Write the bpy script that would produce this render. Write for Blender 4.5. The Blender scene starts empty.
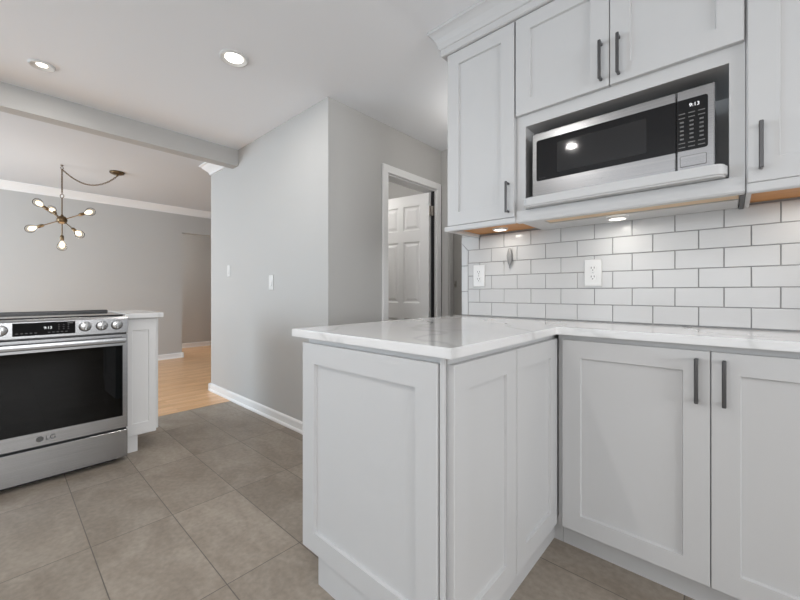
import bpy, bmesh, math, random
from mathutils import Vector, Matrix
random.seed(4)
S = bpy.context.scene
C = S.collection
V = Vector

# ------------------------------------------------------------------ camera
CAM_H = 1.065
YAW = math.radians(42.25)
cd = bpy.data.cameras.new('camera'); cam = bpy.data.objects.new('camera', cd); C.objects.link(cam)
cam.location = (0, 0, CAM_H); cam.rotation_euler = (math.pi/2, 0, YAW)
cd.sensor_width = 36; cd.lens = 365/800*36; cd.shift_y = -7.5/800; cd.clip_start = .02
S.camera = cam

# ------------------------------------------------------------------ world, daylight, exposure
w = bpy.data.worlds.new('world'); S.world = w; w.use_nodes = True
w.node_tree.nodes['Background'].inputs[0].default_value = (.86, .93, 1, 1)
w.node_tree.nodes['Background'].inputs[1].default_value = 1.0
S.view_settings.view_transform = 'Standard'; S.view_settings.look = 'None'
S.view_settings.gamma = 1; S.view_settings.use_curve_mapping = False
S.view_settings.exposure = -0.12
try:
    S.cycles.use_denoising = True
    S.cycles.max_bounces = 12; S.cycles.diffuse_bounces = 8; S.cycles.glossy_bounces = 6
    S.cycles.transparent_max_bounces = 16; S.cycles.sample_clamp_indirect = 6
    S.cycles.caustics_reflective = False; S.cycles.caustics_refractive = False
except Exception: pass

def area(name, loc, look, sx, sy, power, col=(1, 1, 1)):
    l = bpy.data.lights.new(name, 'AREA'); l.shape = 'RECTANGLE'; l.size = sx; l.size_y = sy
    l.energy = power; l.color = col
    o = bpy.data.objects.new(name, l); C.objects.link(o); o.location = loc
    o.rotation_euler = V(look).to_track_quat('-Z', 'Y').to_euler()
    return o
area('daylight_kitchen_window', (-.6, -2.66, 1.45), (.12, 1, .75), 2.2, 1.3, 43, (.96, .98, 1))
area('daylight_side_window', (4.26, -.1, 1.45), (-1, 0, .30), 2.4, 1.4, 118, (.96, .98, 1))
area('daylight_dining_window', (-5.3, -2.66, 1.4), (0, 1, -.15), 2.2, 1.5, 150, (.72, .87, 1))

# ------------------------------------------------------------------ materials
def mat(name, col, rough=.5, metal=0, spec=.5, coat=0, emit=None, es=0):
    m = bpy.data.materials.new(name); m.use_nodes = True
    b = m.node_tree.nodes['Principled BSDF']
    b.inputs['Base Color'].default_value = (*col, 1); b.inputs['Roughness'].default_value = rough
    b.inputs['Metallic'].default_value = metal; b.inputs['Specular IOR Level'].default_value = spec
    b.inputs['Coat Weight'].default_value = coat
    if emit: b.inputs['Emission Color'].default_value = (*emit, 1); b.inputs['Emission Strength'].default_value = es
    return m
def N(m, t, **kw):
    n = m.node_tree.nodes.new(t)
    for k, v in kw.items():
        if hasattr(n, k): setattr(n, k, v)
        else: n.inputs[k].default_value = v
    return n
def L(m, a, b): m.node_tree.links.new(a, b)
def P(m): return m.node_tree.nodes['Principled BSDF']
def objcoord(m, scale=(1, 1, 1)):
    g = N(m, 'ShaderNodeNewGeometry'); mp = N(m, 'ShaderNodeMapping'); mp.inputs['Scale'].default_value = scale
    L(m, g.outputs['Position'], mp.inputs['Vector']); return mp.outputs['Vector']
def ramp(m, fac, stops):
    r = N(m, 'ShaderNodeValToRGB'); e = r.color_ramp.elements
    e[0].position, e[0].color = stops[0][0], (*stops[0][1], 1)
    e[1].position, e[1].color = stops[-1][0], (*stops[-1][1], 1)
    for p, c in stops[1:-1]:
        x = e.new(p); x.color = (*c, 1)
    L(m, fac, r.inputs['Fac']); return r.outputs['Color']
def bump(m, fac, strength, dist=.002):
    b = N(m, 'ShaderNodeBump', Strength=strength, Distance=dist)
    L(m, fac, b.inputs['Height']); L(m, b.outputs['Normal'], P(m).inputs['Normal'])

def paint(name, col, rough, bs=.06):
    m = mat(name, col, rough, spec=.35)
    v = objcoord(m); n = N(m, 'ShaderNodeTexNoise', Scale=160.0, Detail=3.0); L(m, v, n.inputs['Vector'])
    bump(m, n.outputs['Fac'], bs, .001); return m
M = {}
M['wall'] = paint('wall_paint', (.485, .479, .468), .75)
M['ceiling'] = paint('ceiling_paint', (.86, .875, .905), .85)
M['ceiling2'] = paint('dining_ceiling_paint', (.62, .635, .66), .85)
M['trim'] = paint('trim_paint', (.80, .80, .80), .4, .02)
M['cab'] = paint('cabinet_paint', (.56, .562, .565), .36, .02)
M['plate'] = mat('white_plastic', (.64, .64, .635), .35)
M['doorgrey'] = paint('grey_door_paint', (.25, .24, .225), .6)

m = M['tilefloor'] = mat('floor_tile', (.2, .18, .16), .42, spec=.4)
v = objcoord(m)
mp = N(m, 'ShaderNodeMapping'); L(m, v, mp.inputs['Vector']); mp.inputs['Location'].default_value = (1.362 + .62*20, -.26 + .3015*20, 0)
bk = N(m, 'ShaderNodeTexBrick', offset=0.0, squash=1.0); L(m, mp.outputs['Vector'], bk.inputs['Vector'])
for k, x in (('Scale', 1), ('Mortar Size', .0018), ('Mortar Smooth', .1), ('Bias', 0), ('Brick Width', .62), ('Row Height', .3015)): bk.inputs[k].default_value = x
bk.inputs['Color1'].default_value = (0, 0, 0, 1); bk.inputs['Color2'].default_value = (1, 1, 1, 1); bk.inputs['Mortar'].default_value = (.5, .5, .5, 1)
n1 = N(m, 'ShaderNodeTexNoise', Scale=3.2, Detail=7.0, Roughness=.6, Distortion=.7)
mp2 = N(m, 'ShaderNodeMapping'); mp2.inputs['Scale'].default_value = (1, 1.6, 1); L(m, v, mp2.inputs['Vector'])
ad = N(m, 'ShaderNodeVectorMath', operation='ADD'); L(m, mp2.outputs['Vector'], ad.inputs[0])
sc = N(m, 'ShaderNodeVectorMath', operation='SCALE'); sc.inputs['Scale'].default_value = 7; L(m, bk.outputs['Color'], sc.inputs[0]); L(m, sc.outputs[0], ad.inputs[1])
L(m, ad.outputs[0], n1.inputs['Vector'])
c1 = ramp(m, n1.outputs['Fac'], [(.22, (.215, .178, .142)), (.5, (.29, .246, .201)), (.78, (.375, .328, .275))])
n2 = N(m, 'ShaderNodeTexNoise', Scale=45.0, Detail=5.0); L(m, v, n2.inputs['Vector'])
c2 = ramp(m, n2.outputs['Fac'], [(.3, (.86, .86, .86)), (.7, (1.1, 1.1, 1.1))])
mx = N(m, 'ShaderNodeMixRGB', blend_type='MULTIPLY'); mx.inputs[0].default_value = 1; L(m, c1, mx.inputs[1]); L(m, c2, mx.inputs[2])
tv = ramp(m, bk.outputs['Color'], [(0, (.90, .90, .90)), (1, (1.08, 1.08, 1.08))])
mx3 = N(m, 'ShaderNodeMixRGB', blend_type='MULTIPLY'); mx3.inputs[0].default_value = 1; L(m, mx.outputs[0], mx3.inputs[1]); L(m, tv, mx3.inputs[2])
mx2 = N(m, 'ShaderNodeMixRGB'); L(m, bk.outputs['Fac'], mx2.inputs[0]); L(m, mx3.outputs[0], mx2.inputs[1]); mx2.inputs[2].default_value = (.12, .105, .09, 1)
L(m, mx2.outputs[0], P(m).inputs['Base Color'])
iv = N(m, 'ShaderNodeMath', operation='SUBTRACT'); iv.inputs[0].default_value = 1; L(m, bk.outputs['Fac'], iv.inputs[1])
bump(m, iv.outputs[0], .5, .002)

m = M['wood'] = mat('oak_floor', (.5, .3, .16), .32, coat=.15)
v = objcoord(m)
mp = N(m, 'ShaderNodeMapping'); L(m, v, mp.inputs['Vector']); mp.inputs['Rotation'].default_value = (0, 0, math.pi/2); mp.inputs['Location'].default_value = (20, 20, 0)
bk = N(m, 'ShaderNodeTexBrick', offset=.37); L(m, mp.outputs['Vector'], bk.inputs['Vector'])
for k, x in (('Scale', 1), ('Mortar Size', .0008), ('Brick Width', .8), ('Row Height', .058)): bk.inputs[k].default_value = x
bk.inputs['Color1'].default_value = (.72, .41, .19, 1); bk.inputs['Color2'].default_value = (.84, .525, .295, 1); bk.inputs['Mortar'].default_value = (.42, .26, .14, 1)
v2 = objcoord(m, (14, 1.4, 1)); n1 = N(m, 'ShaderNodeTexNoise', Scale=3.0, Detail=6.0, Distortion=.4); L(m, v2, n1.inputs['Vector'])
c1 = ramp(m, n1.outputs['Fac'], [(.3, (.82, .8, .78)), (.7, (1.1, 1.1, 1.1))])
mx = N(m, 'ShaderNodeMixRGB', blend_type='MULTIPLY'); mx.inputs[0].default_value = 1; L(m, bk.outputs['Color'], mx.inputs[1]); L(m, c1, mx.inputs[2]); L(m, mx.outputs[0], P(m).inputs['Base Color'])

m = M['maple'] = mat('plywood', (.55, .3, .12), .5)
v2 = objcoord(m, (2, 18, 18)); n1 = N(m, 'ShaderNodeTexNoise', Scale=3.0, Detail=5.0); L(m, v2, n1.inputs['Vector'])
L(m, ramp(m, n1.outputs['Fac'], [(.3, (.50, .21, .055)), (.7, (.60, .29, .095))]), P(m).inputs['Base Color'])
m = M['lightwood'] = mat('light_wood', (.72, .55, .36), .5)
v2 = objcoord(m, (2, 18, 18)); n1 = N(m, 'ShaderNodeTexNoise', Scale=3.0, Detail=5.0); L(m, v2, n1.inputs['Vector'])
L(m, ramp(m, n1.outputs['Fac'], [(.3, (.66, .47, .28)), (.7, (.76, .59, .40))]), P(m).inputs['Base Color'])

m = M['quartz'] = mat('quartz', (.8, .8, .8), .12, coat=.3)
v2 = objcoord(m); n0 = N(m, 'ShaderNodeTexNoise', Scale=2.2, Detail=5.0); L(m, v2, n0.inputs['Vector'])
sc = N(m, 'ShaderNodeVectorMath', operation='SCALE'); sc.inputs['Scale'].default_value = .5; L(m, n0.outputs['Color'], sc.inputs[0])
ad = N(m, 'ShaderNodeVectorMath', operation='ADD'); L(m, v2, ad.inputs[0]); L(m, sc.outputs[0], ad.inputs[1])
wv = N(m, 'ShaderNodeTexWave', wave_type='BANDS', bands_direction='DIAGONAL', Scale=1.3, Distortion=5.0, Detail=3.0); L(m, ad.outputs[0], wv.inputs['Vector'])
c1 = ramp(m, wv.outputs['Fac'], [(0, (.66, .66, .66)), (.03, (.73, .73, .73)), (.10, (.765, .765, .768)), (1, (.78, .78, .782))])
L(m, c1, P(m).inputs['Base Color'])

M['tile'] = mat('glazed_tile', (.495, .495, .495), .16, spec=.35)
m = M['tile']; v2 = objcoord(m, (3, 3, 14)); n1 = N(m, 'ShaderNodeTexNoise', Scale=9.0, Detail=2.0); L(m, v2, n1.inputs['Vector']); bump(m, n1.outputs['Fac'], .12, .003)
M['grout'] = mat('grout', (.26, .26, .26), .9)

def steel(name, col, rough, axis):
    m = mat(name, col, rough, 1)
    s = [260, 260, 260]; s[axis] = 2
    v = objcoord(m, s); n = N(m, 'ShaderNodeTexNoise', Scale=1.0, Detail=4.0); L(m, v, n.inputs['Vector'])
    bump(m, n.outputs['Fac'], .10, .0006)
    n2 = N(m, 'ShaderNodeTexNoise', Scale=1.0, Detail=2.0); s2 = [.3, .3, .3]; s2[axis] = 7; v3 = objcoord(m, s2); L(m, v3, n2.inputs['Vector'])
    L(m, ramp(m, n.outputs['Fac'], [(.3, tuple(c*.88 for c in col)), (.7, tuple(min(1, c*1.08) for c in col))]), P(m).inputs['Base Color'])
    return m
M['steel_y'] = steel('brushed_steel', (.40, .40, .405), .24, 1)
M['steel_x'] = steel('brushed_steel_wide', (.41, .41, .415), .22, 0)
M['handle'] = mat('dark_nickel', (.13, .13, .133), .3, .9)
M['knob'] = mat('knob_steel', (.48, .48, .48), .22, 1)
M['blackglass'] = mat('black_glass', (.005, .005, .006), .04, spec=.38)
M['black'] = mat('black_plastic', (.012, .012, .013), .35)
M['darkgrey'] = mat('dark_grey_enamel', (.05, .05, .052), .4)
M['screen'] = mat('microwave_screen', (.018, .018, .019), .05, spec=.4)
M['legend'] = mat('legend_print', (.13, .13, .13), .5)
M['digits'] = mat('digits', (.6, .6, .6), .5, emit=(.95, .97, 1), es=.8)
M['print'] = mat('logo_print', (.10, .10, .10), .5)
M['brass'] = mat('aged_brass', (.15, .10, .055), .35, .95)
M['hinge'] = mat('hinge_metal', (.22, .20, .18), .35, .9)
M['slot'] = mat('socket_slot', (.03, .03, .03), .6)
M['lens'] = mat('lamp_lens', (.9, .9, .88), .4, emit=(1, .94, .84), es=5)
M['glow'] = mat('filament', (1, .9, .7), .4, emit=(1, .84, .60), es=2.0)
M['greyfit'] = mat('grey_fitting', (.25, .25, .25), .4, .3)
def glassmat(name, tint, fres=1.45, rough=0.02):
    m = bpy.data.materials.new(name); m.use_nodes = True; nt = m.node_tree; nt.nodes.clear()
    o = nt.nodes.new('ShaderNodeOutputMaterial'); mx = nt.nodes.new('ShaderNodeMixShader'); t = nt.nodes.new('ShaderNodeBsdfTransparent'); g = nt.nodes.new('ShaderNodeBsdfGlossy'); f = nt.nodes.new('ShaderNodeFresnel')
    t.inputs[0].default_value = (*tint, 1); g.inputs['Roughness'].default_value = rough; f.inputs['IOR'].default_value = fres
    nt.links.new(f.outputs[0], mx.inputs[0]); nt.links.new(t.outputs[0], mx.inputs[1]); nt.links.new(g.outputs[0], mx.inputs[2]); nt.links.new(mx.outputs[0], o.inputs[0])
    return m
M['bulbglass'] = glassmat('bulb_glass', (.98, .95, .9), 1.14)
M['ovenglass'] = glassmat('oven_glass', (.08, .08, .085), 1.38, .02)
M['pane'] = glassmat('window_glass', (.95, .97, .97), 1.3)

# ------------------------------------------------------------------ mesh helpers
def box(bm, x0, x1, y0, y1, z0, z1, bev=0, seg=1):
    a, b = sorted((x0, x1)); c, d = sorted((y0, y1)); e, f = sorted((z0, z1))
    vs = [bm.verts.new(p) for p in ((a,c,e),(b,c,e),(b,d,e),(a,d,e),(a,c,f),(b,c,f),(b,d,f),(a,d,f))]
    fs = [bm.faces.new([vs[i] for i in q]) for q in ((3,2,1,0),(4,5,6,7),(0,1,5,4),(1,2,6,5),(2,3,7,6),(3,0,4,7))]
    if bev:
        es = list({e for f_ in fs for e in f_.edges})
        bmesh.ops.bevel(bm, geom=es, offset=bev, segments=seg, affect='EDGES', profile=.5)
def prism(bm, pts, d):                         # closed polygon of 3D points swept by vector d
    a = [bm.verts.new(p) for p in pts]; b = [bm.verts.new(V(p) + V(d)) for p in pts]
    n = len(pts); bm.faces.new(a[::-1]); bm.faces.new(b)
    for i in range(n): bm.faces.new((a[i], a[(i+1) % n], b[(i+1) % n], b[i]))
def loft(bm, rings, cap=True):
    R = [[bm.verts.new(p) for p in r] for r in rings]; n = len(R[0])
    for i in range(len(R)-1):
        for j in range(n): bm.faces.new((R[i][j], R[i][(j+1) % n], R[i+1][(j+1) % n], R[i+1][j]))
    if cap: bm.faces.new(R[0][::-1]); bm.faces.new(R[-1])
def frame_of(d):
    d = V(d).normalized(); u = d.cross(V((0, 0, 1)))
    if u.length < 1e-4: u = d.cross(V((1, 0, 0)))
    u.normalize(); return d, u, d.cross(u)
def lathe(bm, o, d, prof, n=24, cap=True):     # prof: (radius, distance along d)
    d, u, w_ = frame_of(d); o = V(o)
    loft(bm, [[o + d*h + (u*math.cos(2*math.pi*k/n) + w_*math.sin(2*math.pi*k/n))*max(r, 1e-5) for k in range(n)] for r, h in prof], cap)
def tube(bm, pts, r, n=10):
    pts = [V(p) for p in pts]; rings = []
    ref = None
    for i, p in enumerate(pts):
        d = (pts[min(i+1, len(pts)-1)] - pts[max(i-1, 0)]).normalized()
        if ref is None: _, u, _w = frame_of(d)
        else:
            u = ref - d*ref.dot(d); u.normalize()
        ref = u; w_ = d.cross(u)
        rings.append([p + (u*math.cos(2*math.pi*k/n) + w_*math.sin(2*math.pi*k/n))*r for k in range(n)])
    loft(bm, rings)
def torus(bm, o, ax_long, ax_side, a, b, r, n=14, k=6):   # oval link
    o = V(o); A = V(ax_long).normalized(); B = V(ax_side).normalized(); Nn = A.cross(B)
    rings = []
    for i in range(n):
        t = 2*math.pi*i/n; c = o + A*a*math.cos(t) + B*b*math.sin(t)
        rad = (A*math.cos(t)*b + B*math.sin(t)*a).normalized()
        rings.append([c + (rad*math.cos(2*math.pi*j/k) + Nn*math.sin(2*math.pi*j/k))*r for j in range(k)])
    R = [[bm.verts.new(p) for p in q] for q in rings]
    for i in range(n):
        for j in range(k): bm.faces.new((R[i][j], R[i][(j+1) % k], R[(i+1) % n][(j+1) % k], R[(i+1) % n][j]))
def worldloc(p):
    v = V((0, 0, 0))
    while p: v += p.location; p = p.parent
    return v
def obj(name, bm, m, parent=None, smooth=False, origin=None):
    bmesh.ops.recalc_face_normals(bm, faces=bm.faces[:])
    o0 = worldloc(parent) if parent else (V(origin) if origin else V((0, 0, 0)))
    bmesh.ops.translate(bm, verts=bm.verts[:], vec=-o0)
    me = bpy.data.meshes.new(name); bm.to_mesh(me); bm.free()
    for x in (m if isinstance(m, (list, tuple)) else [m]): me.materials.append(x)
    if smooth:
        for p in me.polygons: p.use_smooth = True
        try: me.set_sharp_from_angle(angle=math.radians(40))
        except Exception: pass
    o = bpy.data.objects.new(name, me); C.objects.link(o)
    if parent: o.parent = parent
    elif origin: o.location = o0
    return o
def tag(o, label, cat, group=None):
    o['label'] = label; o['category'] = cat
    if group: o['group'] = group
    return o
def thing(name, label, cat, loc, group=None):
    o = bpy.data.objects.new(name, None); C.objects.link(o); o.location = loc; o.empty_display_size = .1
    return tag(o, label, cat, group)
def struct(name, bm, m, parent=None, **k):
    o = obj(name, bm, m, parent, **k)
    if not parent: o['kind'] = 'structure'
    return o
B = bmesh.new
def copy_tree(o, parent=None):
    c = o.copy(); C.objects.link(c)
    if parent: c.parent = parent
    for ch in list(o.children): copy_tree(ch, c)
    return c
def boxes(name, lst, m, parent=None, bev=0, st=False, **k):
    bm = B()
    for b in lst: box(bm, *b, bev=bev)
    return struct(name, bm, m, parent) if st else obj(name, bm, m, parent, **k)
def shaker(bm, o, U, W, u0, u1, z0, z1, t=.020, stile=.07, dep=.010, rail=None):
    o = V(o); U = V(U); W = V(W); rail = rail or stile
    def r(a, b, c, d, w_): return [bm.verts.new(o + U*x + W*w_ + V((0, 0, z))) for x, z in ((a, c), (b, c), (b, d), (a, d))]
    e = .0018
    R = [r(u0, u1, z0, z1, 0), r(u0, u1, z0, z1, t-e), r(u0+e, u1-e, z0+e, z1-e, t), r(u0+stile, u1-stile, z0+rail, z1-rail, t),
         r(u0+stile+.003, u1-stile-.003, z0+rail+.003, z1-rail-.003, t-dep)]
    for i in range(len(R)-1):
        for j in range(4): bm.faces.new((R[i][j], R[i][(j+1) % 4], R[i+1][(j+1) % 4], R[i+1][j]))
    bm.faces.new(R[0][::-1]); bm.faces.new(R[-1])
def pull(door, u, z0, z1, y):                   # bar pull on a door facing -Y, y = door face
    bm = B()
    box(bm, u-.0055, u+.0055, y-.033, y-.024, z0, z1, bev=.0022)
    for z in (z0+.007, z1-.007):
        box(bm, u-.005, u+.005, y-.026, y+.0005, z-.005, z+.005, bev=.0015)
    return obj('handle', bm, M['handle'], door)
def text(name, s, size, o, U, W, m, parent, ext=.0006, align='CENTER'):
    cu = bpy.data.curves.new(name, 'FONT'); cu.body = s; cu.size = size; cu.extrude = ext; cu.align_x = align; cu.align_y = 'CENTER'
    t = bpy.data.objects.new(name, cu); C.objects.link(t)
    dg = bpy.context.evaluated_depsgraph_get(); me = bpy.data.meshes.new_from_object(t.evaluated_get(dg))
    bpy.data.objects.remove(t); bpy.data.curves.remove(cu)
    bm = B(); bm.from_mesh(me); bpy.data.meshes.remove(me)
    U = V(U); W = V(W); o = V(o)
    for v_ in bm.verts: c = v_.co.copy(); v_.co = o + U*c.x + V((0, 0, 1))*c.y + W*c.z
    return obj(name, bm, m, parent)

# ================================================================== SETTING
CE = 2.44
boxes('floor', [(-3.64, 4.2, -2.6, 3.3, -.08, 0)], M['tilefloor'], st=True)
boxes('floor_dining', [(-7.9, -3.64, -2.6, 3.3, -.08, .001)], M['wood'], st=True)
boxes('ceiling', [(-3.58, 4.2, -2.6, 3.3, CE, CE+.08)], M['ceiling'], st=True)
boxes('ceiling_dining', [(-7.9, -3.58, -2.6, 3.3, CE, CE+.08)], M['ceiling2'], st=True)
boxes('ceiling_beam', [(-3.64, -3.527, -2.6, 1.557, 2.284, CE)], M['wall'], st=True)
# wall with light switches, its return into the dining room, the hall wall with the doorway
boxes('wall_switches', [(-4.19, -2.215, 1.557, 1.677, 0, CE)], M['wall'], st=True)
boxes('wall_passage', [(-4.19, -4.07, 1.677, 3.3, 0, CE)], M['wall'], st=True)
D0, D1, DT = 2.15, 2.815, 2.045
boxes('wall_hall', [(-2.215, -2.095, 1.557, D0, 0, CE), (-2.215, -2.095, D1, 3.02, 0, CE), (-2.215, -2.095, D0, D1, DT, CE)], M['wall'], st=True)
boxes('wall_hall_end', [(-2.095, -1.998, 2.90, 3.02, 0, CE), (-1.25, 4.2, 2.90, 3.02, 0, CE), (-1.998, -1.25, 2.90, 3.02, 2.04, CE)], M['wall'], st=True)
boxes('wall_room_end', [(-4.07, -2.215, 3.2, 3.3, 0, CE)], M['wall'], st=True)
boxes('wall_kitchen', [(-1.229, 4.2, 1.922, 2.04, 0, CE)], M['wall'], st=True)
# far dining wall with an opening, wall beyond
boxes('wall_dining', [(-6.785, -6.665, -2.6, 2.025, 0, CE), (-6.785, -6.665, 2.95, 3.3, 0, CE), (-6.785, -6.665, 2.025, 2.95, 2.048, CE)], M['wall'], st=True)
boxes('wall_beyond', [(-7.9, -7.78, -2.6, 3.3, 0, CE)], M['wall'], st=True)
boxes('wall_dining_end', [(-7.78, -4.19, 3.2, 3.3, 0, CE)], M['wall'], st=True)
# walls behind the camera with their windows
boxes('wall_back', [(-7.9, -6.4, -2.72, -2.6, 0, CE), (-4.2, -1.7, -2.72, -2.6, 0, CE), (.5, 4.32, -2.72, -2.6, 0, CE),
                    (-6.4, -4.2, -2.72, -2.6, 0, .65), (-6.4, -4.2, -2.72, -2.6, 2.15, CE), (-1.7, .5, -2.72, -2.6, 0, .8), (-1.7, .5, -2.72, -2.6, 2.1, CE)], M['wall'], st=True)
boxes('wall_right', [(4.2, 4.32, -2.6, -1.3, 0, CE), (4.2, 4.32, 1.1, 3.3, 0, CE), (4.2, 4.32, -1.3, 1.1, 0, .75), (4.2, 4.32, -1.3, 1.1, 2.15, CE)], M['wall'], st=True)
def window(n, axis, a, b, z0, z1, c):
    bm = B(); f = .05; mid = (a+b)/2
    for (p, q, r, s) in ((a, a+f, z0, z1), (b-f, b, z0, z1), (a+f, b-f, z0, z0+f), (a+f, b-f, z1-f, z1), (mid-.02, mid+.02, z0+f, z1-f)):
        if axis == 'y': box(bm, p, q, c-.03, c+.03, r, s)
        else: box(bm, c-.03, c+.03, p, q, r, s)
    struct('window_%d' % n, bm, M['trim'])
window(1, 'y', -1.7, .5, .8, 2.1, -2.62); window(2, 'y', -6.4, -4.2, .65, 2.15, -2.62); window(3, 'x', -1.3, 1.1, .75, 2.15, 4.22)

def baseboard(name, p0, p1, nrm, h=.082):
    p0 = V((*p0, 0)); p1 = V((*p1, 0)); n = V((*nrm, 0))
    prof = ((0, 0), (.024, 0), (.024, .010), (.019, .019), (.013, .022), (.013, h-.012), (.008, h-.003), (.003, h), (0, h))
    bm = B(); prism(bm, [p0 + n*a + V((0, 0, b)) for a, b in prof], p1-p0)
    struct(name, bm, M['trim'])
baseboard('baseboard_switches', (-4.214, 1.557), (-2.095, 1.557), (0, -1))
baseboard('baseboard_passage', (-4.19, 1.533), (-4.19, 3.2), (-1, 0))
baseboard('baseboard_hall', (-2.095, 1.557), (-2.095, 2.083), (1, 0))
baseboard('baseboard_dining', (-6.665, -2.6), (-6.665, 2.049), (1, 0), .085)
baseboard('baseboard_dining_return', (-6.641, 2.025), (-6.785, 2.025), (0, 1), .085)
baseboard('baseboard_beyond', (-7.78, -2.6), (-7.78, 3.2), (1, 0), .09)

CP = ((0, 0), (.012, 0), (.014, .018), (.024, .030), (.045, .050), (.066, .070), (.074, .084), (.092, .088), (.094, .1), (0, .1))
def crown_run(bm, path, prof, zb):              # path: list of (point, outward offset direction) with mitre vectors
    loft(bm, [[V((p[0] + d[0]*a, p[1] + d[1]*a, zb + b)) for a, b in prof] for p, d in path])
bm = B(); crown_run(bm, [((-6.665, -2.6), (1, 0)), ((-6.665, 3.2), (1, 0))], CP, 2.34); struct('trim_1', bm, M['trim'])
bm = B(); crown_run(bm, [((-3.64, 1.557), (0, -1)), ((-4.19, 1.557), (-1, -1)), ((-4.19, 3.2), (-1, 0))], CP, 2.34); struct('trim_2', bm, M['trim'])
# doorway casing on the hall wall, and jamb
def casing(name, x, y0, y1, zt, wd, t=.018):
    bm = B()
    box(bm, x, x+t, y0-wd, y0, 0, zt+wd, bev=.004); box(bm, x, x+t, y1, y1+wd, 0, zt+wd, bev=.004); box(bm, x, x+t+.001, y0-wd+.001, y1+wd-.001, zt, zt+wd-.001, bev=.004)
    box(bm, x-.12, x, y0, y0+.012, 0, zt); box(bm, x-.12, x, y1-.012, y1, 0, zt); box(bm, x-.12, x, y0+.012, y1-.012, zt-.012, zt)
    box(bm, x-.10, x-.065, y0+.012, y0+.024, 0, zt-.012)
    o = struct(name, bm, M['trim'])
    boxes('hinge_gap_shade', [(x-.042, x-.006, y1-.0175, y1-.0125, .01, zt-.013)], M['black'], o)  # black strip stands in for the deep shade in the hinge-side gap
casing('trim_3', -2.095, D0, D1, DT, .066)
bm = B()
box(bm, -2.075, -1.998, 2.882, 2.90, 0, 2.107, bev=.004); box(bm, -1.25, -1.173, 2.882, 2.90, 0, 2.107, bev=.004); box(bm, -1.998, -1.25, 2.882, 2.90, 2.04, 2.107, bev=.004)
box(bm, -1.998, -1.988, 2.90, 3.02, 0, 2.04); box(bm, -1.26, -1.25, 2.90, 3.02, 0, 2.04); box(bm, -1.988, -1.26, 2.90, 3.02, 2.03, 2.04)
struct('trim_4', bm, M['wall'])
# second hall door: closed grey slab set back in its frame
bm = B(); shaker(bm, (0, 2.985, 0), (1, 0, 0), (0, -1, 0), -1.985, -1.263, .01, 2.027, t=.035, stile=.11, dep=.006)
d2 = struct('door_2', bm, M['doorgrey'])
bm = B(); box(bm, -1.968, -1.950, 2.944, 2.952, 1.115, 1.175, bev=.002); lathe(bm, (-1.958, 2.946, 1.14), (0, -1, 0), [(.008, 0), (.008, .012), (.005, .018)], 12)
obj('latch_plate', bm, M['hinge'], d2)
# six-panel door swung open into the room beyond
hx, hy = -2.138, 2.790; ang = math.radians(98.7); Ud = V((-math.sin(ang), math.cos(ang), 0)); Wd = V((Ud.y, -Ud.x, 0))
if Wd.y > 0: Wd = -Wd
DW, DH, TH = .64, 2.005, .035
bm = B()
o = V((hx, hy, .012))
pan = []
for c0, c1 in ((.10, .29), (.35, .54)):
    for z0, z1 in ((.22, .80), (.95, 1.55), (1.66, 1.90)): pan.append((c0, c1, z0, z1))
xs = sorted({0, DW, .10, .29, .35, .54}); zs = sorted({0, DH, .22, .80, .95, 1.55, 1.66, 1.90})
def dp(u, z, w_): return o + Ud*u + Wd*w_ + V((0, 0, z))
for i in range(len(xs)-1):
    for j in range(len(zs)-1):
        a, b, c, d = xs[i], xs[i+1], zs[j], zs[j+1]
        if (a, b, c, d) in [tuple(p) for p in pan]:
            prev = [bm.verts.new(dp(u, z, TH)) for u, z in ((a, c), (b, c), (b, d), (a, d))]
            for ins, wd in ((.012, TH-.009), (.022, TH-.009), (.045, TH-.002)):
                cur = [bm.verts.new(dp(u, z, wd)) for u, z in ((a+ins, c+ins), (b-ins, c+ins), (b-ins, d-ins), (a+ins, d-ins))]
                for k in range(4): bm.faces.new((prev[k], prev[(k+1) % 4], cur[(k+1) % 4], cur[k]))
                prev = cur
            bm.faces.new(prev)
        else: bm.faces.new([bm.verts.new(dp(u, z, TH)) for u, z in ((a, c), (b, c), (b, d), (a, d))])
for q in (((0, 0, 0), (DW, 0, 0), (DW, DH, 0), (0, DH, 0)), ((0, 0, 0), (0, DH, 0), (0, DH, TH), (0, 0, TH)), ((DW, 0, 0), (DW, DH, 0), (DW, DH, TH), (DW, 0, TH)), ((0, DH, 0), (DW, DH, 0), (DW, DH, TH), (0, DH, TH)), ((0, 0, 0), (DW, 0, 0), (DW, 0, TH), (0, 0, TH))):
    bm.faces.new([bm.verts.new(dp(*p)) for p in q])
bmesh.ops.remove_doubles(bm, verts=bm.verts[:], dist=1e-5)
d1 = struct('door_1', bm, M['trim'])
for z in (.25, 1.845):
    bm = B(); lathe(bm, (hx+.018, hy-.004, z-.045), (0, 0, 1), [(.0085, 0), (.0085, .09)], 10); box(bm, hx+.0005, hx+.018, hy-.030, hy-.002, z-.045, z+.045); box(bm, hx+.018, hx+.040, hy+.002, hy+.006, z-.045, z+.045)
    obj('hinge', bm, M['hinge'], d1)

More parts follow.
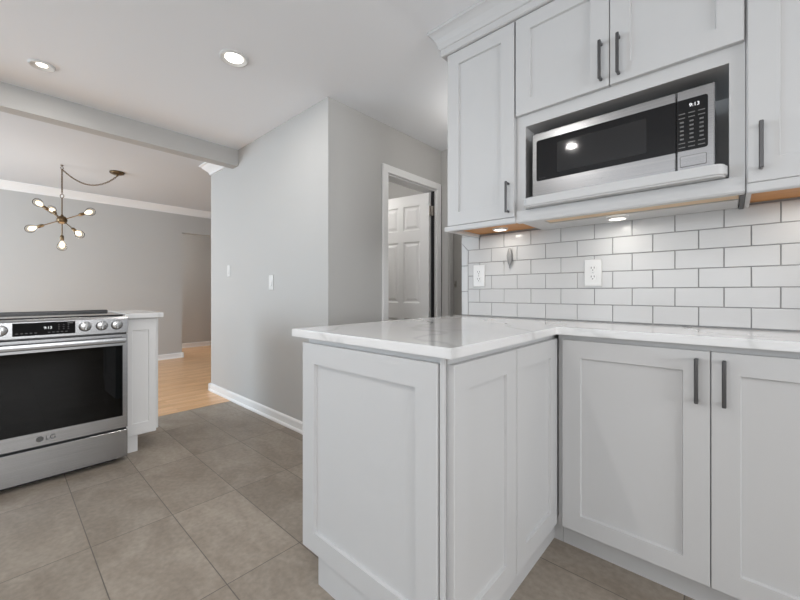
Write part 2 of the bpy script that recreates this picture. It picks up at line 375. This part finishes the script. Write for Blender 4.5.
# ================================================================== TILED BACKSPLASH
bm = B(); box(bm, -1.229, .62, 1.9185, 1.922, .9255, 1.402)
grout = bm
def tilepoly(bm, pts, y0=1.921, y1=1.9150, e=.0013):
    c = V((sum(p[0] for p in pts)/len(pts), 0, sum(p[1] for p in pts)/len(pts)))
    def ring(y, s):
        r = []
        for x, z in pts:
            r.append(V((x + (s if x < c.x else -s), y, z + (s if z < c.z else -s))))
        return r
    loft(bm, [ring(y0, 0), ring(y1+e, 0), ring(y1, e)])
TZ, TP, TX, G = .9285, .0782, .1545, .0016
tb = B(); XL, XR = -1.182, .62
for r in range(6):
    z0 = TZ + TP*r; z1 = min(z0 + TP, 1.402); x = -.0991 + (TX/2 if r % 2 else 0) - TX*10
    while x < XR:
        a, b = max(x, XL), min(x + TX, XR)
        if r == 5: a = max(a, -1.107)
        if b - a > .012: tilepoly(tb, [(a+G, z0+G), (b-G, z0+G), (b-G, z1-G), (a+G, z1-G)])
        x += TX
zz = [.9285, 1.071, 1.227]
for a, b in zip(zz[:-1], zz[1:]): tilepoly(tb, [(-1.229+G, a+G), (XL-G, a+G), (XL-G, b-G), (-1.229+G, b-G)])
tilepoly(tb, [(-1.229+G, 1.227+G), (XL-G, 1.227+G), (XL-G, 1.3195-G), (-1.229+G, 1.366-G)])
tilepoly(tb, [(-1.229+G, 1.366+G), (XL, 1.3195+G), (-1.107-G, 1.3195+G), (-1.107-G, 1.40), (-1.229+G, 1.40)])
ts = struct('tile_backsplash', grout, M['grout']); ts['label'] = 'white running-bond subway tiles with dark grout above the counter'
obj('tile', tb, M['tile'], ts)

# ================================================================== BASE CABINETS
# peninsula
t = thing('peninsula_cabinet', 'white shaker peninsula base cabinet under the near end of the L-shaped counter', 'cabinet', (-.85, 1.3, 0))
boxes('body', [(-1.19, -.553, .7945, 1.9145, .105, .893)], M['cab'], t)
boxes('corner_strip', [(-.568, -.5525, .781, .7885, .105, .893)], M['cab'], t)
boxes('toe_kick', [(-1.116, -.570, .786, 1.90, 0, .105), (-.570, -.5335, 1.625, 1.90, 0, .105)], M['cab'], t)
bm = B(); shaker(bm, (0, .7935, 0), (1, 0, 0), (0, -1, 0), -1.203, -.573, .112, .877, t=.0185, stile=.074, dep=.011); obj('end_panel', bm, M['cab'], t)
for a, b in ((.797, 1.1695), (1.1745, 1.555)):
    bm = B(); shaker(bm, (-.553, 0, 0), (0, 1, 0), (1, 0, 0), a, b, .112, .875, stile=.072); obj('door', bm, M['cab'], t)
# run under the microwave
t = thing('base_cabinet', 'white two-door shaker base cabinet with dark pulls along the tiled wall', 'cabinet', (-.05, 1.74, 0))
boxes('body', [(-.5320, .43, 1.566, 1.915, .105, .893)], M['cab'], t)
boxes('toe_kick', [(-.5320, .43, 1.625, 1.90, 0, .105)], M['cab'], t)
for a, b, hxp in ((-.511, -.0515, -.085), (-.0485, .411, -.017)):
    bm = B(); shaker(bm, (0, 1.566, 0), (1, 0, 0), (0, -1, 0), a, b, .112, .874, t=.021, stile=.069); d = obj('door', bm, M['cab'], t)
    pull(d, hxp, .705, .852, 1.545)
# counter
bm = B()
prism(bm, [(-1.262, .765, .896), (-.520, .765, .896), (-.520, 1.508, .896), (-.512, 1.516, .896), (.445, 1.516, .896), (.445, 1.9145, .896), (-1.262, 1.9145, .896)], (0, 0, .0285))
bmesh.ops.recalc_face_normals(bm, faces=bm.faces[:]); bmesh.ops.bevel(bm, geom=bm.edges[:], offset=.002, segments=2, affect='EDGES')
tag(obj('countertop', bm, M['quartz'], origin=(-.8, 1.4, .896)), 'L-shaped white veined quartz countertop over the peninsula and tiled-wall cabinets', 'countertop')

# ================================================================== WALL CABINETS
YF, YB, ZT = 1.61, 1.9145, 2.31
def rail(lst, parent):
    bm = B()
    for b in lst: box(bm, *b, bev=.006, seg=3)
    return obj('light_rail', bm, M['cab'], parent)
t = thing('wall_cabinet', 'tall narrow white shaker wall cabinet left of the microwave niche', 'cabinet', (-.92, 1.76, 1.40))
boxes('body', [(-1.107, -.735, YF, YB, 1.412, ZT)], M['cab'], t)
bm = B(); shaker(bm, (0, YF, 0), (1, 0, 0), (0, -1, 0), -1.107, -.738, 1.4125, 2.308, stile=.066); d = obj('door', bm, M['cab'], t); pull(d, -.765, 1.432, 1.575, 1.59)
rail([(-1.127, -.733, 1.588, 1.616, 1.384, 1.411), (-1.127, -1.100, 1.60, 1.9145, 1.386, 1.411)], t)
boxes('underside', [(-1.098, -.745, 1.618, 1.9140, 1.4065, 1.4118)], M['maple'], t)

t = thing('microwave_cabinet', 'white wall cabinet with two doors above an open microwave niche', 'cabinet', (-.35, 1.76, 1.40))
boxes('body', [(-.732, -.692, YF, YB, 1.40, ZT), (-.006, .033, YF, YB, 1.40, ZT), (-.692, -.006, YF, YB, 1.817, ZT), (-.692, -.006, 1.90, YB, 1.40, 1.817), (-.692, -.006, YF, 1.90, 1.412, 1.44)], M['cab'], t)
for a, b, u in ((-.731, -.3515, -.379), (-.3485, .029, -.318)):
    bm = B(); shaker(bm, (0, YF, 0), (1, 0, 0), (0, -1, 0), a, b, 1.868, 2.308, stile=.066); d = obj('door', bm, M['cab'], t); pull(d, u, 1.892, 2.042, 1.59)
bm = B(); R_ = .035; pts = [(-.689, 1.899), (-.689, 1.555+R_)]
for k in range(1, 9): a = math.pi/2*k/8; pts.append((-.689+R_-R_*math.cos(a), 1.555+R_-R_*math.sin(a)))
for k in range(0, 9): a = math.pi/2*k/8; pts.append((-.0095-R_+R_*math.sin(a), 1.555+R_-R_*math.cos(a)))
pts.append((-.0095, 1.899))
prism(bm, [(x, y, 1.4405) for x, y in pts], (0, 0, .040))
bmesh.ops.recalc_face_normals(bm, faces=bm.faces[:]); bmesh.ops.bevel(bm, geom=[e for e in bm.edges if abs(e.verts[0].co.z-e.verts[1].co.z) < 1e-6], offset=.006, segments=3, affect='EDGES')
obj('shelf', bm, M['cab'], t, smooth=True)
bm = B()
prism(bm, [(-.7315, y, z) for y, z in ((1.612, 1.4385), (1.604, 1.438), (1.600, 1.428), (1.603, 1.414), (1.597, 1.402), (1.594, 1.390), (1.598, 1.384), (1.632, 1.384), (1.632, 1.4385))], (.7635, 0, 0))
obj('light_rail', bm, M['cab'], t, smooth=True)
boxes('underside', [(-.630, .018, 1.634, 1.745, 1.394, 1.3998)], M['lightwood'], t)
boxes('cabinet_gap_shade', [(.021, .0335, 1.640, 1.9140, 1.384, 1.390)], M['black'], t)  # black box in place of the shaded open gap between the cabinets
boxes('wall_cleat', [(-.728, .018, 1.747, 1.9140, 1.390, 1.3998), (-.728, -.632, 1.634, 1.747, 1.390, 1.3998)], M['cab'], t)

t = thing('wall_cabinet', 'white shaker wall cabinet right of the microwave niche, at the picture edge', 'cabinet', (.23, 1.76, 1.40))
boxes('body', [(.0345, .43, YF, YB, 1.412, ZT)], M['cab'], t)
bm = B(); shaker(bm, (0, YF, 0), (1, 0, 0), (0, -1, 0), .0375, .428, 1.4105, 2.308, stile=.070); d = obj('door', bm, M['cab'], t); pull(d, .067, 1.445, 1.59, 1.59)
rail([(.0345, .43, 1.592, 1.618, 1.379, 1.411)], t)
boxes('side_skirt', [(.0350, .048, 1.62, 1.9140, 1.386, 1.411)], M['cab'], t)
boxes('underside', [(.050, .425, 1.620, 1.9140, 1.4045, 1.4118)], M['maple'], t)

# crown over the wall cabinets
UP = ((0, 0), (.028, 0), (.034, .004), (.034, .034), (.040, .037), (.042, .044), (.047, .062), (.058, .084), (.072, .103), (.080, .110), (.084, .112), (.084, .1285), (0, .1285))
bm = B(); crown_run(bm, [((.43, YF), (0, -1)), ((-1.107, YF), (-1, -1)), ((-1.107, 1.9215), (-1, 0))], UP, 2.3105)
tag(obj('crown_moulding', bm, M['cab'], origin=(-.35, YF, 2.3105)), 'white stepped crown moulding between the wall cabinets and the ceiling', 'moulding')

# ================================================================== MICROWAVE
t = thing('microwave', 'stainless countertop microwave with a black window in the cabinet niche', 'microwave', (-.35, 1.74, 1.4805))
X0, X1, XS, Z0, Z1, YM = -.658, -.0405, -.1436, 1.4865, 1.767, 1.60
bm = B(); box(bm, X0+.004, X1-.004, 1.632, 1.885, Z0, Z1-.003, bev=.004)
obj('body', bm, M['darkgrey'], t)
for x in (X0+.04, X1-.04):
    for y in (1.66, 1.86):
        bm = B(); lathe(bm, (x, y, 1.4806), (0, 0, 1), [(.012, 0), (.012, .007)], 12); obj('foot', bm, M['black'], t)
bm = B(); box(bm, X0, XS-.0012, YM, 1.631, Z0, Z1, bev=.003); dr = obj('door', bm, M['steel_x'], t)
def rrect(bm, x0, x1, z0, z1, y, d, r, left=True, right=True, n=6):
    p = []
    for cx, cz, a0, on in ((x0+r, z0+r, math.pi, left), (x1-r, z0+r, 1.5*math.pi, right), (x1-r, z1-r, 0, right), (x0+r, z1-r, .5*math.pi, left)):
        if on: p += [(cx + r*math.cos(a0 + math.pi/2*k/n), y, cz + r*math.sin(a0 + math.pi/2*k/n)) for k in range(n+1)]
        else: p.append((x0 if cx < (x0+x1)/2 else x1, y, z0 if cz < (z0+z1)/2 else z1))
    prism(bm, p, (0, d, 0))
bm = B(); rrect(bm, -.638, XS-.0014, 1.555, 1.733, YM-.0012, .003, .008, right=False); wn = obj('window', bm, M['blackglass'], dr)
bm = B(); rrect(bm, -.550, -.231, 1.577, 1.704, YM-.0017, .001, .004); obj('screen', bm, M['screen'], dr)
for k in range(4):
    pass
text('brand_mark', '- - - -', .012, (-.612, YM-.0015, 1.567), (1, 0, 0), (0, -1, 0), M['legend'], dr, .0003)
bm = B(); lathe(bm, (-.385, YM+.0005, 1.522), (0, -1, 0), [(.0095, 0), (.0095, .0012)], 20); obj('badge', bm, M['steel_x'], dr)
bm = B(); box(bm, XS+.0012, X1, YM, 1.631, Z0, Z1, bev=.003); cp = obj('control_panel', bm, M['steel_x'], t)
bm = B(); rrect(bm, XS+.0014, -.0583, 1.556, 1.733, YM-.0012, .003, .008, left=False); obj('keypad', bm, M['blackglass'], cp)
text('display', '9:13', .017, (-.094, YM-.0018, 1.7085), (1, 0, 0), (0, -1, 0), M['digits'], cp, .0003)
bm = B()
rows = 9
for r in range(rows):
    z = 1.684 - r*.0145
    for c in range(3):
        x = -.128 + c*.0265
        if r < 2 or r > 6: box(bm, x-.009, x+.009, YM-.0020, YM-.0013, z-.0016, z+.0016)
        else: box(bm, x-.0055, x+.0055, YM-.0020, YM-.0013, z-.0028, z+.0028)
obj('key_print', bm, M['legend'], cp)
bm = B(); rrect(bm, -.133, -.062, 1.4995, 1.5375, YM-.0008, .002, .004); obj('door_button_surround', bm, M['darkgrey'], cp)
bm = B(); rrect(bm, -.1318, -.0632, 1.5007, 1.5363, YM-.0022, .004, .0035); obj('door_button', bm, M['steel_x'], cp)

# ================================================================== PUCK LIGHTS UNDER THE WALL CABINETS
def puck(x, y, z, label, src=None):
    if src:
        o = copy_tree(src); o.location = (x, y, z); o['label'] = label; return o
    t = thing('puck_light', label, 'light', (x, y, z), 'puck lights under the wall cabinets')
    bm = B(); lathe(bm, (x, y, z), (0, 0, -1), [(.040, 0), (.040, .006), (.036, .010), (.031, .010), (.031, .004)], 32, cap=False); obj('rim', bm, M['plate'], t, True)
    bm = B(); lathe(bm, (x, y, z), (0, 0, -1), [(.031, .0), (.031, .0075), (.02, .0095), (.004, .0102)], 32); obj('lens', bm, M['lens'], t, True)
    l = bpy.data.lights.new('puck_glow', 'AREA'); l.shape = 'DISK'; l.size = .055; l.energy = PUCK; l.color = (1, .95, .87)
    lo = bpy.data.objects.new('puck_glow', l); C.objects.link(lo); lo.parent = t; lo.location = (0, 0, -.0112)
    return t
PUCK = .42
pk = puck(-.911, 1.795, 1.4060, 'round lit puck light on the orange wood under the left wall cabinet')
puck(-.364, 1.792, 1.3895, 'round lit puck light under the microwave cabinet', pk)
puck(.235, 1.792, 1.4040, 'round lit puck light under the right-hand wall cabinet', pk)

# ================================================================== OUTLETS, SWITCHES, WALL FITTING
def outlet(x, z, label, src=None):
    if src:
        o = copy_tree(src); o.location = (x, 1.9148, z); o['label'] = label; return o
    y = 1.9148
    t = thing('wall_outlet', label, 'outlet', (x, y, z), 'wall outlets on the backsplash')
    bm = B(); box(bm, x-.038, x+.038, y-.007, y, z-.064, z+.064, bev=.004, seg=2); obj('cover_plate', bm, M['plate'], t)
    for s in (-1, 1):
        cz = z + s*.021
        bm = B(); lathe(bm, (x, y-.006, cz), (0, -1, 0), [(.0165, 0), (.0165, .0025), (.0155, .003)], 24); r = obj('receptacle', bm, M['plate'], t)
        for dx in (-.0065, .0065):
            bm = B(); box(bm, x+dx-.0013, x+dx+.0013, y-.0094, y-.0088, cz-.001, cz+.008); obj('slot', bm, M['slot'], r)
        bm = B(); lathe(bm, (x, y-.0088, cz-.008), (0, -1, 0), [(.0026, 0), (.0026, .0006)], 10); obj('ground_hole', bm, M['slot'], r)
    bm = B(); lathe(bm, (x, y-.0068, z), (0, -1, 0), [(.003, 0), (.002, .0012)], 10); obj('screw', bm, M['knob'], t)
    return t
ol = outlet(-.49, 1.159, 'white duplex outlet on the tiles below the microwave')
outlet(-1.105, 1.163, 'white duplex outlet at the left end of the tiled backsplash', ol)
def switch(x, z, wd, h, label, src=None):
    y = 1.557
    t = thing('light_switch', label, 'switch', (x, y, z), 'light switches on the grey wall')
    bm = B(); box(bm, x-wd/2, x+wd/2, y-.007, y, z-h/2, z+h/2, bev=.003, seg=2); obj('cover_plate', bm, M['plate'], t)
    bm = B(); prism(bm, [(x-wd*.22, y-.0065, z-h*.27), (x-wd*.22, y-.0065, z+h*.27), (x-wd*.22, y-.012, z-h*.26)], (wd*.44, 0, 0)); obj('rocker', bm, M['plate'], t)
    return t
switch(-3.73, 1.28, .058, .115, 'small white light switch near the wall end by the dining room')
switch(-2.885, 1.15, .072, .125, 'white light switch plate lower and nearer the hall corner')
x, y, z = -.909, 1.9148, 1.266
bm = B(); lathe(bm, (x, y-.014, z-.052), (0, 0, 1), [(.001, -.016), (.003, -.012), (.0035, 0), (.012, .018), (.0165, .042), (.0165, .058), (.011, .082), (.006, .096), (.001, .098)], 6)
for v_ in bm.verts: v_.co.y = y - .001 + (v_.co.y - y)*.8
tag(obj('wall_fitting', bm, M['greyfit'], origin=(x, y, z)), 'small grey leaf-shaped fitting on the tiles below the left puck light', 'fitting')

# ================================================================== RANGE
XF = -2.83; RY0, RY1 = -.203, .553
t = thing('range', 'stainless slide-in electric range with black glass oven door and knobs', 'range', (-3.15, .175, 0))
bm = B()   # shell around an open oven cavity
box(bm, -3.46, -2.875, RY0, RY0+.03, .04, .90); box(bm, -3.46, -2.875, RY1-.03, RY1, .04, .90); box(bm, -3.46, -3.44, RY0+.03, RY1-.03, .04, .90)
box(bm, -3.44, -2.875, RY0+.03, RY1-.03, .79, .90); box(bm, -3.44, -2.875, RY0+.03, RY1-.03, .04, .25)
obj('body', bm, M['darkgrey'], t)
bm = B(); box(bm, -3.40, -2.90, RY0+.05, RY1-.05, 0, .04); obj('plinth', bm, M['black'], t)
bm = B()
for z in (.43, .60):
    for k in range(2): tube(bm, [(-2.89-.50*k, RY0+.035, z), (-2.89-.50*k, RY1-.035, z)], .004, 6)
    for k in range(25): yy = RY0+.05 + k*(RY1-RY0-.10)/24; tube(bm, [(-2.89, yy, z), (-3.39, yy, z)], .0022, 5)
obj('oven_rack', bm, M['knob'], t, True)
bm = B(); box(bm, -2.872, XF, RY0+.002, RY1-.002, .032, .202, bev=.0012); obj('drawer', bm, M['steel_y'], t)
# oven door: frame of four bars round the pane
g0, g1, gz0, gz1 = -.176, .526, .292, .735
bm = B(); box(bm, -2.872, XF, RY0+.002, g0, .218, .803); box(bm, -2.872, XF, g1, RY1-.002, .218, .803); box(bm, -2.872, XF, g0, g1, .218, gz0); box(bm, -2.872, XF, g0, g1, gz1, .803)
od = obj('oven_door', bm, M['steel_y'], t)
bm = B(); box(bm, -2.850, XF-.003, g0, g1, gz0, gz1); obj('window', bm, M['ovenglass'], od)
bm = B()
for a, b, c, d in ((g0, g0+.07, gz0, gz1), (g1-.07, g1, gz0, gz1), (g0+.07, g1-.07, gz1-.06, gz1), (g0+.07, g1-.07, gz0, gz0+.05)): box(bm, -2.868, -2.853, a, b, c, d)
obj('window_border', bm, M['black'], od)
bm = B()
prism(bm, [(-2.786+dx, g0-.004, .772+dz) for dx, dz in ((.010, -.014), (.013, 0), (.010, .014), (0, .018), (-.010, .014), (-.013, 0), (-.010, -.014), (0, -.018))], (0, g1-g0+.008, 0))
for yy in (g0+.02, g1-.02): box(bm, -2.832, -2.79, yy-.014, yy+.014, .758, .786, bev=.003)
obj('handle', bm, M['steel_y'], od, True)
# badge and letters
Y_, Z_ = .186, .254
bm = B(); lathe(bm, (XF-.0005, Y_-.031, Z_), (1, 0, 0), [(.0155, 0), (.0155, .0014)], 28); bd = obj('logo_disc', bm, M['print'], od)
text('logo_letters', 'LG', .036, (XF+.0006, Y_+.012, Z_), (0, 1, 0), (1, 0, 0), M['print'], od, .0012)
# control panel
bm = B()
prism(bm, [(x_, RY0, z_) for x_, z_ in ((-2.90, .812), (-2.833, .812), (-2.8295, .816), (-2.8295, .903), (-2.838, .914), (-2.90, .915))], (0, RY1-RY0, 0))
cp = obj('control_panel', bm, M['steel_y'], t)
bm = B(); prism(bm, [(x_, .050, z_) for x_, z_ in ((-2.840, .829), (-2.8270, .829), (-2.8270, .900), (-2.840, .900))], (0, .252, 0)); obj('display', bm, M['blackglass'], cp)
text('clock_digits', '9:13', .020, (-2.8268, .187, .868), (0, 1, 0), (1, 0, 0), M['digits'], cp, .0004)
bm = B()
for k in range(12):
    yy = .067 + k*.0178
    if 4 < k < 7: continue
    if k == 7: obj('display_print', bm, M['legend'], cp); bm = B()
    box(bm, -2.828, -2.8266, yy-.005, yy+.005, .841, .8445)
obj('display_print', bm, M['legend'], cp); bm = B()
for k in range(3):
    for r in range(3): yy = .232 + k*.02; box(bm, -2.828, -2.8266, yy-.003, yy+.003, .857+r*.012, .8595+r*.012)
obj('display_print', bm, M['legend'], cp); bm = B()
box(bm, -2.828, -2.8266, .268, .292, .888, .893)
obj('display_print', bm, M['legend'], cp)
for yy in (-.148, -.075, .006, .346, .423, .496):
    bm = B(); lathe(bm, (-2.8335, yy, .864), (1, 0, 0), [(.0295, 0), (.0295, .006)], 32); kb = obj('knob', bm, M['black'], cp, True)
    bm = B(); lathe(bm, (-2.8285, yy, .866), (1, 0, 0), [(.0275, 0), (.0275, .013), (.0255, .017), (.020, .019), (.004, .0192)], 32)
    box(bm, -2.811, -2.8025, yy-.005, yy+.005, .842, .890, bev=.002)
    k2 = obj('knob_cap', bm, M['knob'], t, True); kb.parent = t; kb.name = 'knob_ring'
    bm = B(); box(bm, -2.8027, -2.8018, yy-.0012, yy+.0012, .874, .888); obj('indicator', bm, M['plate'], k2)
# cooktop
bm = B(); box(bm, -3.46, -2.842, RY0, RY1, .9005, .9165, bev=.003); obj('top_frame', bm, M['steel_y'], t)
bm = B(); box(bm, -3.43, -2.905, RY0+.012, RY1-.012, .9165, .9235, bev=.002); obj('cooktop', bm, M['blackglass'], t)
bm = B(); box(bm, -3.468, -3.425, RY0+.006, RY1-.006, .905, .938, bev=.005); obj('rear_vent', bm, M['black'], t)

# ================================================================== NARROW CABINET BESIDE THE RANGE
t = thing('narrow_cabinet', 'narrow white panelled base cabinet standing right of the range', 'cabinet', (-3.2, .65, 0))
boxes('body', [(-3.46, -2.965, .557, .735, .105, .893)], M['trim'], t)  # whiter trim paint stands in for stronger light on this cabinet
boxes('toe_kick', [(-3.40, -2.960, .557, .631, 0, .105)], M['trim'], t)
bm = B(); shaker(bm, (-2.965, 0, 0), (0, 1, 0), (1, 0, 0), .557, .735, .112, .888, t=.020, stile=.042, dep=.008, rail=.075); obj('front_panel', bm, M['trim'], t)
bm = B(); shaker(bm, (-2.925, .7355, 0), (-1, 0, 0), (0, 1, 0), .055, .535, .118, .888, t=.02, stile=.07, dep=.008); obj('end_panel', bm, M['trim'], t)
bm = B(); box(bm, -3.50, -2.915, .5555, .772, .894, .926, bev=.003, seg=2)
tag(obj('countertop', bm, M['quartz'], origin=(-3.2, .66, .894)), 'small white stone countertop piece beside the range cooktop', 'countertop')

# ================================================================== CHANDELIER
Rv = V((math.cos(YAW), math.sin(YAW), 0)); Tv = V((math.sin(YAW), -math.cos(YAW), 0)); Zv = V((0, 0, 1))
HK = V((-5.345, .463, CE)); CN = V((-5.19, .912, CE)); HUB = V((-5.345, .463, 1.847))
t = thing('chandelier', 'aged brass six-bulb sputnik chandelier on a swagged chain in the dining room', 'chandelier', HUB)
bm = B(); lathe(bm, CN - Zv*.0005, (0, 0, -1), [(.068, 0), (.070, .006), (.066, .02), (.045, .030), (.014, .034), (.010, .05), (.004, .052)], 28); obj('canopy', bm, M['brass'], t, True)
bm = B(); lathe(bm, HK - Zv*.0005, (0, 0, -1), [(.014, 0), (.014, .005), (.005, .008), (.004, .02)], 12); torus(bm, HK - Zv*.032, (0, 0, 1), (0, 1, 0), .014, .011, .003); obj('ceiling_hook', bm, M['brass'], t, True)
bm = B()
def chain(bm, pts, step=.0185):
    pts = [V(p) for p in pts]; acc = 0; k = 0; i = 0; cur = pts[0]
    out = [pts[0]]
    for a, b in zip(pts[:-1], pts[1:]):
        L_ = (b-a).length; s = step - acc
        while s <= L_: out.append(a + (b-a)*s/L_); s += step
        acc = L_ - (s - step)
    for k in range(len(out)-1):
        a, b = out[k], out[k+1]; d, u, w_ = frame_of(b-a); c = (a+b)/2
        torus(bm, c, d, (u+w_) if k % 2 else (u-w_), .0135, .0075, .0026, 10, 5)
chain(bm, [HK - Zv*.045, V((HK.x, HK.y, 2.125))])
P0, P1 = HK - Zv*.045, CN - Zv*.05
chain(bm, [P0.lerp(P1, k/24) - Zv*(.135*4*(k/24)*(1-k/24)) for k in range(25)])
obj('chain', bm, M['brass'], t, True)
bm = B(); torus(bm, V((HK.x, HK.y, 2.105)), Zv, Rv, .02, .02, .0035, 18, 6); tube(bm, [V((HK.x, HK.y, 2.086)), HUB + Zv*.03], .0055, 10); lathe(bm, HUB + Zv*.03, Zv, [(.012, 0), (.012, .02), (.007, .03)], 12); obj('stem', bm, M['brass'], t, True)
bm = B(); lathe(bm, HUB, Zv, [(.004, -.044), (.024, -.040), (.038, -.027), (.045, -.008), (.045, .008), (.038, .027), (.024, .040), (.004, .044)], 24); obj('hub', bm, M['brass'], t, True)
for vec in ((0, 0, -.262), (-.130, -.215, -.099), (.166, .194, .088), (-.139, -.162, .166), (.197, .108, -.149), (-.231, -.058, .128)):
    v_ = V(vec); d = v_.normalized(); Ln = v_.length
    bm = B(); tube(bm, [HUB + d*.03, HUB + d*(Ln-.085)], .0052, 10); ar = obj('arm', bm, M['brass'], t, True)
    bm = B(); lathe(bm, HUB + d*(Ln-.10), d, [(.007, 0), (.014, .008), (.0165, .02), (.0165, .052), (.014, .056)], 16); obj('socket', bm, M['brass'], ar, True)
    bm = B(); lathe(bm, HUB + d*(Ln-.045), d, [(.012, 0), (.014, .01), (.026, .03), (.038, .05), (.0425, .07), (.040, .088), (.030, .104), (.014, .113), (.003, .115)], 24); obj('bulb', bm, M['bulbglass'], ar, True)
    bm = B(); lathe(bm, HUB + d*(Ln-.045), d, [(.003, .012), (.012, .02), (.020, .036), (.024, .056), (.020, .074), (.011, .086), (.002, .090)], 16); obj('filament', bm, M['glow'], ar, True)
l = bpy.data.lights.new('chandelier_glow', 'POINT'); l.energy = 10; l.color = (1, .95, .88); l.shadow_soft_size = .25
lo = bpy.data.objects.new('chandelier_glow', l); C.objects.link(lo); lo.parent = t; lo.location = (0, 0, -.30)

# ================================================================== RECESSED CEILING LIGHTS
def downlight(x, y, r, power, label, group='recessed ceiling lights', k=.62):
    z = CE
    t = thing('recessed_light', label, 'light', (x, y, z), group)
    bm = B(); lathe(bm, (x, y, z-.0002), (0, 0, -1), [(r, 0), (r, .004), (r*.93, .010), (r*.86, .011), (r*.80, .008), (r*k, .0015)], 40, cap=False); obj('trim_ring', bm, M['plate'], t, True)
    bm = B(); lathe(bm, (x, y, z-.0004), (0, 0, -1), [(r*k, 0), (r*k, .002), (r*k*.7, .005), (r*.05, .007)], 32); obj('lens', bm, M['lens'], t, True)
    l = bpy.data.lights.new('downlight_beam', 'AREA'); l.shape = 'DISK'; l.size = r*k*1.8; l.energy = power; l.color = (1, .97, .93)
    lo = bpy.data.objects.new('downlight_beam', l); C.objects.link(lo); lo.parent = t; lo.location = (0, 0, -.014)
    return t
downlight(-2.159, .93, .080, 5.5, 'larger lit recessed ceiling light, near the switch wall corner')
downlight(-3.085, .178, .062, 3.5, 'small lit recessed ceiling light, above the range', k=.42)
downlight(-1.1, -.39, .055, 9, 'recessed ceiling light behind the camera towards the kitchen window')
downlight(.6, -.2, .080, 8, 'added unseen recessed ceiling light above the kitchen floor right of the camera')  # out-of-view lamp, added to brighten the counter
def globe(x, y, power, label):  # hidden lamps, added to brighten the hall, back room and passage
    t = thing('added_globe_light', label, 'light', (x, y, CE), 'added ceiling globe lights')
    bm = B(); lathe(bm, (x, y, CE-.0003), (0, 0, -1), [(.07, 0), (.07, .02), (.05, .03), (.045, .05)], 28); obj('base', bm, M['plate'], t, True)
    bm = B(); lathe(bm, (x, y, CE-.05), (0, 0, -1), [(.045, 0), (.08, .02), (.10, .06), (.10, .09), (.08, .13), (.045, .155), (.003, .165)], 28); obj('globe_shade', bm, M['lens'], t, True)
    l = bpy.data.lights.new('globe_fill', 'POINT'); l.energy = power; l.color = (1, .97, .93); l.shadow_soft_size = .03
    lo = bpy.data.objects.new('globe_fill', l); C.objects.link(lo); lo.parent = t; lo.location = (0, 0, -.26)
globe(-1.25, 2.45, 7, 'added unseen globe light brightening the hall behind the tiled wall')
globe(-3.0, 2.05, 16, 'added unseen globe light brightening the room behind the open white door')
globe(-7.3, .9, 60, 'added unseen globe light brightening the passage beyond the dining room wall')
